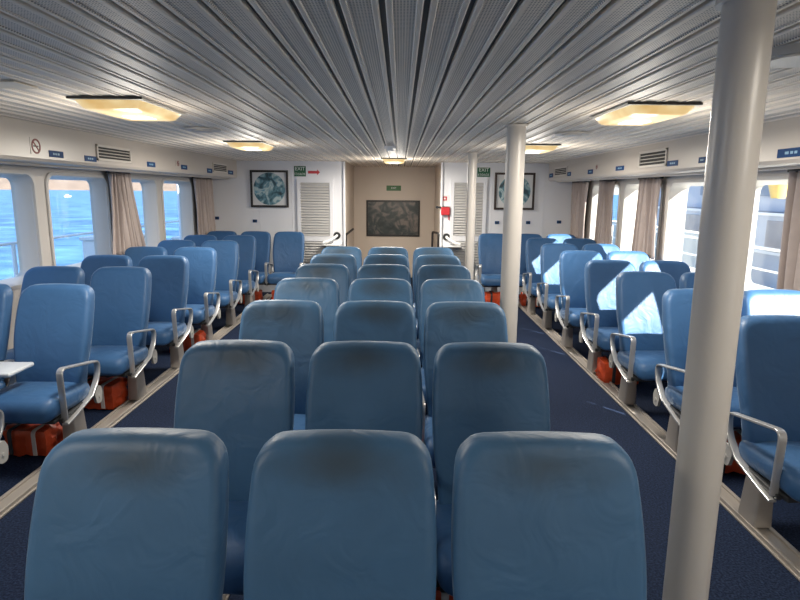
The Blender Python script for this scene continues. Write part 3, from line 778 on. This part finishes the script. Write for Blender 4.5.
def post_rail(px, loop, label):
    p = on_y(px, 233, YF + .06); zt = p.z; bm = bmesh.new(); x = p.x
    if loop: path = fillet([(x, YF + .05, .02), (x, YF + .05, zt), (x - .085, YF + .3, zt), (x - .085, YF + .3, .02)], .04, 5)
    else: path = fillet([(x, YF + .05, .02), (x, YF + .05, zt - .03), (x + .10, YF + .3, zt + .05)], .03, 5)
    tube(bm, path, .019); tag(obj('stair_rail', bm, M['black'], None, True), label, 'handrail')
post_rail(346.8, False, 'black stair rail with bent top at the left of the alcove')
post_rail(439.5, True, 'black looped stair rail at the right of the alcove')

# ------------------------------------------------------------------ curtains
def curtain(X, y0t, y1t, y0b, y1b, label, tie=None, s=1):
    ny, nz = 110, 20; z1, z0 = SB - .02, .96; bm = bmesh.new(); g = []
    folds = max(4, round((y1b - y0b) / .11))
    for j in range(nz + 1):
        t = j / nz; z = z1 + (z0 - z1) * t; row = []
        if tie: # pinched part way down
            k = math.exp(-((t - tie) / .16) ** 2)
        else: k = 0
        tt = t ** 1.3
        a = y0t + (y0b - y0t) * tt; b = y1t + (y1b - y1t) * tt
        c = (a + b) / 2; a = a + (c - a) * .35 * k; b = b + (c - b) * .35 * k
        for i in range(ny + 1):
            u = i / ny; ph = u * folds * 2 * PI
            dx = (.062 - .02 * k) * (abs(math.sin(.5 * ph + .5 * math.sin(t * 2 + u * 5))) ** .8 - .5) + .012 * math.sin(ph * 1.3 + 1 + t)
            if X > 0: dx = -dx
            row.append(bm.verts.new((X + dx, a + (b - a) * u + .012 * math.cos(ph), z)))
        g.append(row)
    for j in range(nz):
        for i in range(ny): bm.faces.new((g[j][i], g[j][i + 1], g[j + 1][i + 1], g[j + 1][i]))
    t = thing('curtain', label, 'curtain', (X, (y0t + y1t) / 2, z0), 0, 'taupe window curtains')
    for v in bm.verts: v.co -= Vector(t.location)
    o = obj('cloth', bm, M['curtain'], t, True); md = o.modifiers.new('thick', 'SOLIDIFY'); md.thickness = .004
    bm = bmesh.new(); add_box(bm, -.02, .02, y0t - .03 - t.location.y, y1t + .03 - t.location.y, z1 - .005 - z0, z1 + .019 - z0, .004); obj('heading_rail', bm, M['dark'], t)
    return t
def cy_(X, px): d = ray(px, 200); return X / d.x * d.y
CXL, CXR = XL + .075, XR - .075
def curt(X, t0, t1, b0, b1, label, **k):
    f = lambda p: cy_(X, p); a, b = sorted((f(t0), f(t1))); c, d = sorted((f(b0), f(b1)))
    lim = YF - .05; b = min(b, lim); d = min(d, lim); a = min(a, b - .25); c = min(c, d - .3)
    curtain(X, a, b, c, d, label, **k)
curt(CXL, 112, 130, 107, 143, 'taupe pleated curtain gathered between the second and third left windows')
curt(CXL, 196, 212, 196, 219, 'taupe pleated curtain in the far left corner')
curt(CXR, 640, 660, 637, 662, 'taupe curtain on the right wall, nearest one left of the thick column')
curt(CXR, 601, 614, 598, 617, 'taupe curtain on the right wall, second from the far corner')
curt(CXR, 570, 588, 565, 588, 'taupe curtain in the far right corner')
curt(CXR, 790, 838, 789, 845, 'taupe curtain at the right edge of the photo')

# ------------------------------------------------------------------ outside
def sea():
    bm = bmesh.new(); vs = [bm.verts.new(p) for p in ((-3000, -3000, -4.5), (3000, -3000, -4.5), (3000, 3000, -4.5), (-3000, 3000, -4.5))]; bm.faces.new(vs)
    o = obj('sea', bm, M['sea']); struct(o, 'rippled blue sea seen through the left windows')
sea()
bm = bmesh.new(); N_ = 90; rows = []
for j, (off, hz) in enumerate(((0, 0), (25, .55), (70, .9), (130, 1.0), (260, 0))):
    r = []
    for i in range(N_):
        a = math.radians(6 + 164 * i / (N_ - 1)); R_ = 2400 + off * 3
        hgt = (22 + 9 * noise.noise(Vector((i * .23, 0, 3.3))) + 5 * noise.noise(Vector((i * .8, j, 1.3)))) * hz
        r.append(bm.verts.new((-R_ * math.sin(a), R_ * math.cos(a), -5 + 3.1 * max(0, hgt))))
    rows.append(r)
for a, b in zip(rows, rows[1:]):
    for i in range(N_ - 1): bm.faces.new((a[i], a[i + 1], b[i + 1], b[i]))
bmesh.ops.recalc_face_normals(bm, faces=bm.faces)
tag(obj('coastline', bm, M['hill'], None, True), 'low dry peach coloured coastline across the sea', 'hills')['kind'] = 'structure'
d_ = ray(68, 191); bp_ = O + d_ * (430 / d_.y)
t = thing('motor_boat', 'tiny white boat on the sea near the coastline', 'boat', (bp_.x, bp_.y, -4.5), .3); t.scale = (.8, .8, .8)
bm = bmesh.new(); loft(bm, [[(-2.2, -.8, 0), (2.0, -.7, 0), (2.6, 0, 0), (2.0, .7, 0), (-2.2, .8, 0)], [(-2.4, -1, 1.1), (2.3, -.9, 1.2), (3.3, 0, 1.3), (2.3, .9, 1.2), (-2.4, 1, 1.1)]]); bmesh.ops.recalc_face_normals(bm, faces=bm.faces); obj('hull', bm, M['deck_white'], t)
bm = bmesh.new(); add_box(bm, -1.2, .9, -.7, .7, 1.05, 2.3, .15); obj('cabin', bm, M['deck_white'], t)
for s, x0, x1, n in ((-1, -4.75, XL - WT - .02, 'left'), (1, XR + WT + .02, 4.6, 'right')):
    struct(obj('floor_deck_%s' % n, box(x0, x1, -6, 13, -.15, -.05), M['deck']), 'grey painted outside walkway along the %s side' % n)
def railing(X, label, heights, post, y0=-4, y1=12.5):
    t = thing('deck_railing', label, 'railing', (X, 0, -.05))
    for h in heights:
        bm = bmesh.new(); tube(bm, [(0, y0, h), (0, y1, h)], .018 if h == heights[-1] else .013); obj('rail', bm, M['deck_white'], t, True)
    y = y0
    while y <= y1:
        bm = bmesh.new(); tube(bm, [(0, y, 0), (0, y, heights[-1])], .024); obj('post', bm, M['deck_white'], t, True); y += post
railing(-4.6, 'white outside railing above the sea, seen through left windows', (.32, .62, 1.06), 2.75)
railing(4.45, 'white outside railing seen through the right windows', (.28, .54, .80, 1.06), 1.5)
def locker(x, y, sx, sy, h, m, label, name='deck_locker'):
    t = thing(name, label, 'locker', (x, y, -.05)); obj('body', box(-sx, sx, -sy, sy, 0, h, .03), m, t); obj('lid', box(-sx - .02, sx + .02, -sy - .02, sy + .02, h, h + .05, .015), M['deck_white'], t)
locker(-4.1, 8.55, .3, .42, 1.0, M['deck_white'], 'white deck locker outside the second left window')
locker(-4.1, 11.9, .3, .5, .75, M['cream'], 'cream deck locker outside the far left window')
t = thing('deck_mast', 'white mast post outside the far left window', 'mast', (-4.0, 10.9, -.05)); bm = bmesh.new(); cyl(bm, (0, 0, 1.9), .07, 3.8, 20); obj('pole', bm, M['deck_white'], t, True)
bm = bmesh.new(); add_box(bm, -.12, .12, -.12, .12, 0, .06, .01); obj('foot', bm, M['deck_white'], t)
# neighbouring ship and quay on the right
t = thing('moored_ship', 'pale blue grey ship moored alongside, seen through the right windows', 'ship', (15.5, 8, -4.5))
obj('hull', box(0, 7, -30, 34, -.5, 5.4, .1), M['shipgrey'], t)
obj('superstructure', box(.6, 6.5, -28, 32, 5.4, 7.6, .08), M['shipgrey'], t)
bm = bmesh.new()
for y in range(-26, 32, 4): add_box(bm, -.05, 0, y - .05, y + .05, 0, 5.4)
for z in (2.0, 3.7, 5.3): add_box(bm, -.08, 0, -30, 34, z, z + .12)
obj('frame_ribs', bm, M['deck_white'], t)
for k in range(12):
    y = -24 + k * 4.6; obj('window', box(.54, .6, y, y + 2.2, 6.1, 7.0, .02), M['shipdark'], t)
for k in range(7):
    y = -22 + k * 7.3; obj('hatch_panel', box(-.06, 0, y, y + 2.6, 3.85, 5.1, .02), M['rust'], t)
bm = bmesh.new(); add_box(bm, -.4, 0, -30, 34, 1.7, 2.0); add_box(bm, -.06, 0, -30, 34, 0, 1.7); obj('rubbing_band', bm, M['cream'], t)
struct(obj('floor_quay', box(6.2, 13.5, -40, 60, -4.8, -1.7), M['cream']), 'sunlit cream quay between the two ships')
tag(obj('parapet', box(6.0, 6.3, 11.2, 26, -4.6, .88, .03), M['cream']), 'cream parapet wall beyond the right railing', 'wall')
t = thing('quay_lamp', 'yellow lamp above the right railing outside', 'lamp', (6.1, 9.7, 1.60)); bm = bmesh.new(); cyl(bm, (0, 0, .13), .10, .26, 20, r2=.17); obj('shade', bm, M['yellow'], t, True)
bm = bmesh.new(); tube(bm, [(0, 0, .26), (0, 0, .5), (-1.5, 0, .6), (-3.16, -.2, .6)], .02); obj('bracket', bm, M['deck_white'], t, True)

# ------------------------------------------------------------------ light
w = bpy.data.worlds.new('sky'); scn.world = w; w.use_nodes = True; nt = w.node_tree; bg = nt.nodes['Background']
tc = nt.nodes.new('ShaderNodeTexCoord'); sp = nt.nodes.new('ShaderNodeSeparateXYZ'); cr = nt.nodes.new('ShaderNodeValToRGB')
nt.links.new(tc.outputs['Generated'], sp.inputs[0]); nt.links.new(sp.outputs['Z'], cr.inputs['Fac']); nt.links.new(cr.outputs['Color'], bg.inputs['Color'])
e = cr.color_ramp.elements; e[0].position = 0; e[0].color = (.92, .92, .92, 1); e[1].position = .5; e[1].color = (.30, .52, .95, 1); k = e.new(.12); k.color = (.70, .83, .98, 1)
bg.inputs['Strength'].default_value = 1.0
sd_ = Vector((-1, 1.18, -.87)).normalized()
su = bpy.data.lights.new('sun', 'SUN'); su.energy = 15; su.angle = .012; su.color = (1, .93, .82)
so = bpy.data.objects.new('sun', su); COL.objects.link(so); so.rotation_euler = sd_.to_track_quat('-Z', 'Y').to_euler(); so.location = (20, -10, 12)

scn.view_settings.view_transform = 'Standard'; scn.view_settings.look = 'None'; scn.view_settings.gamma = 1; scn.view_settings.use_curve_mapping = False
scn.view_settings.exposure = 0.8
scn.cycles.use_denoising = True
scn.cycles.max_bounces = 8; scn.cycles.diffuse_bounces = 5; scn.cycles.transparent_max_bounces = 12
scn.cycles.caustics_reflective = False; scn.cycles.caustics_refractive = False
scn.cycles.sample_clamp_indirect = 4
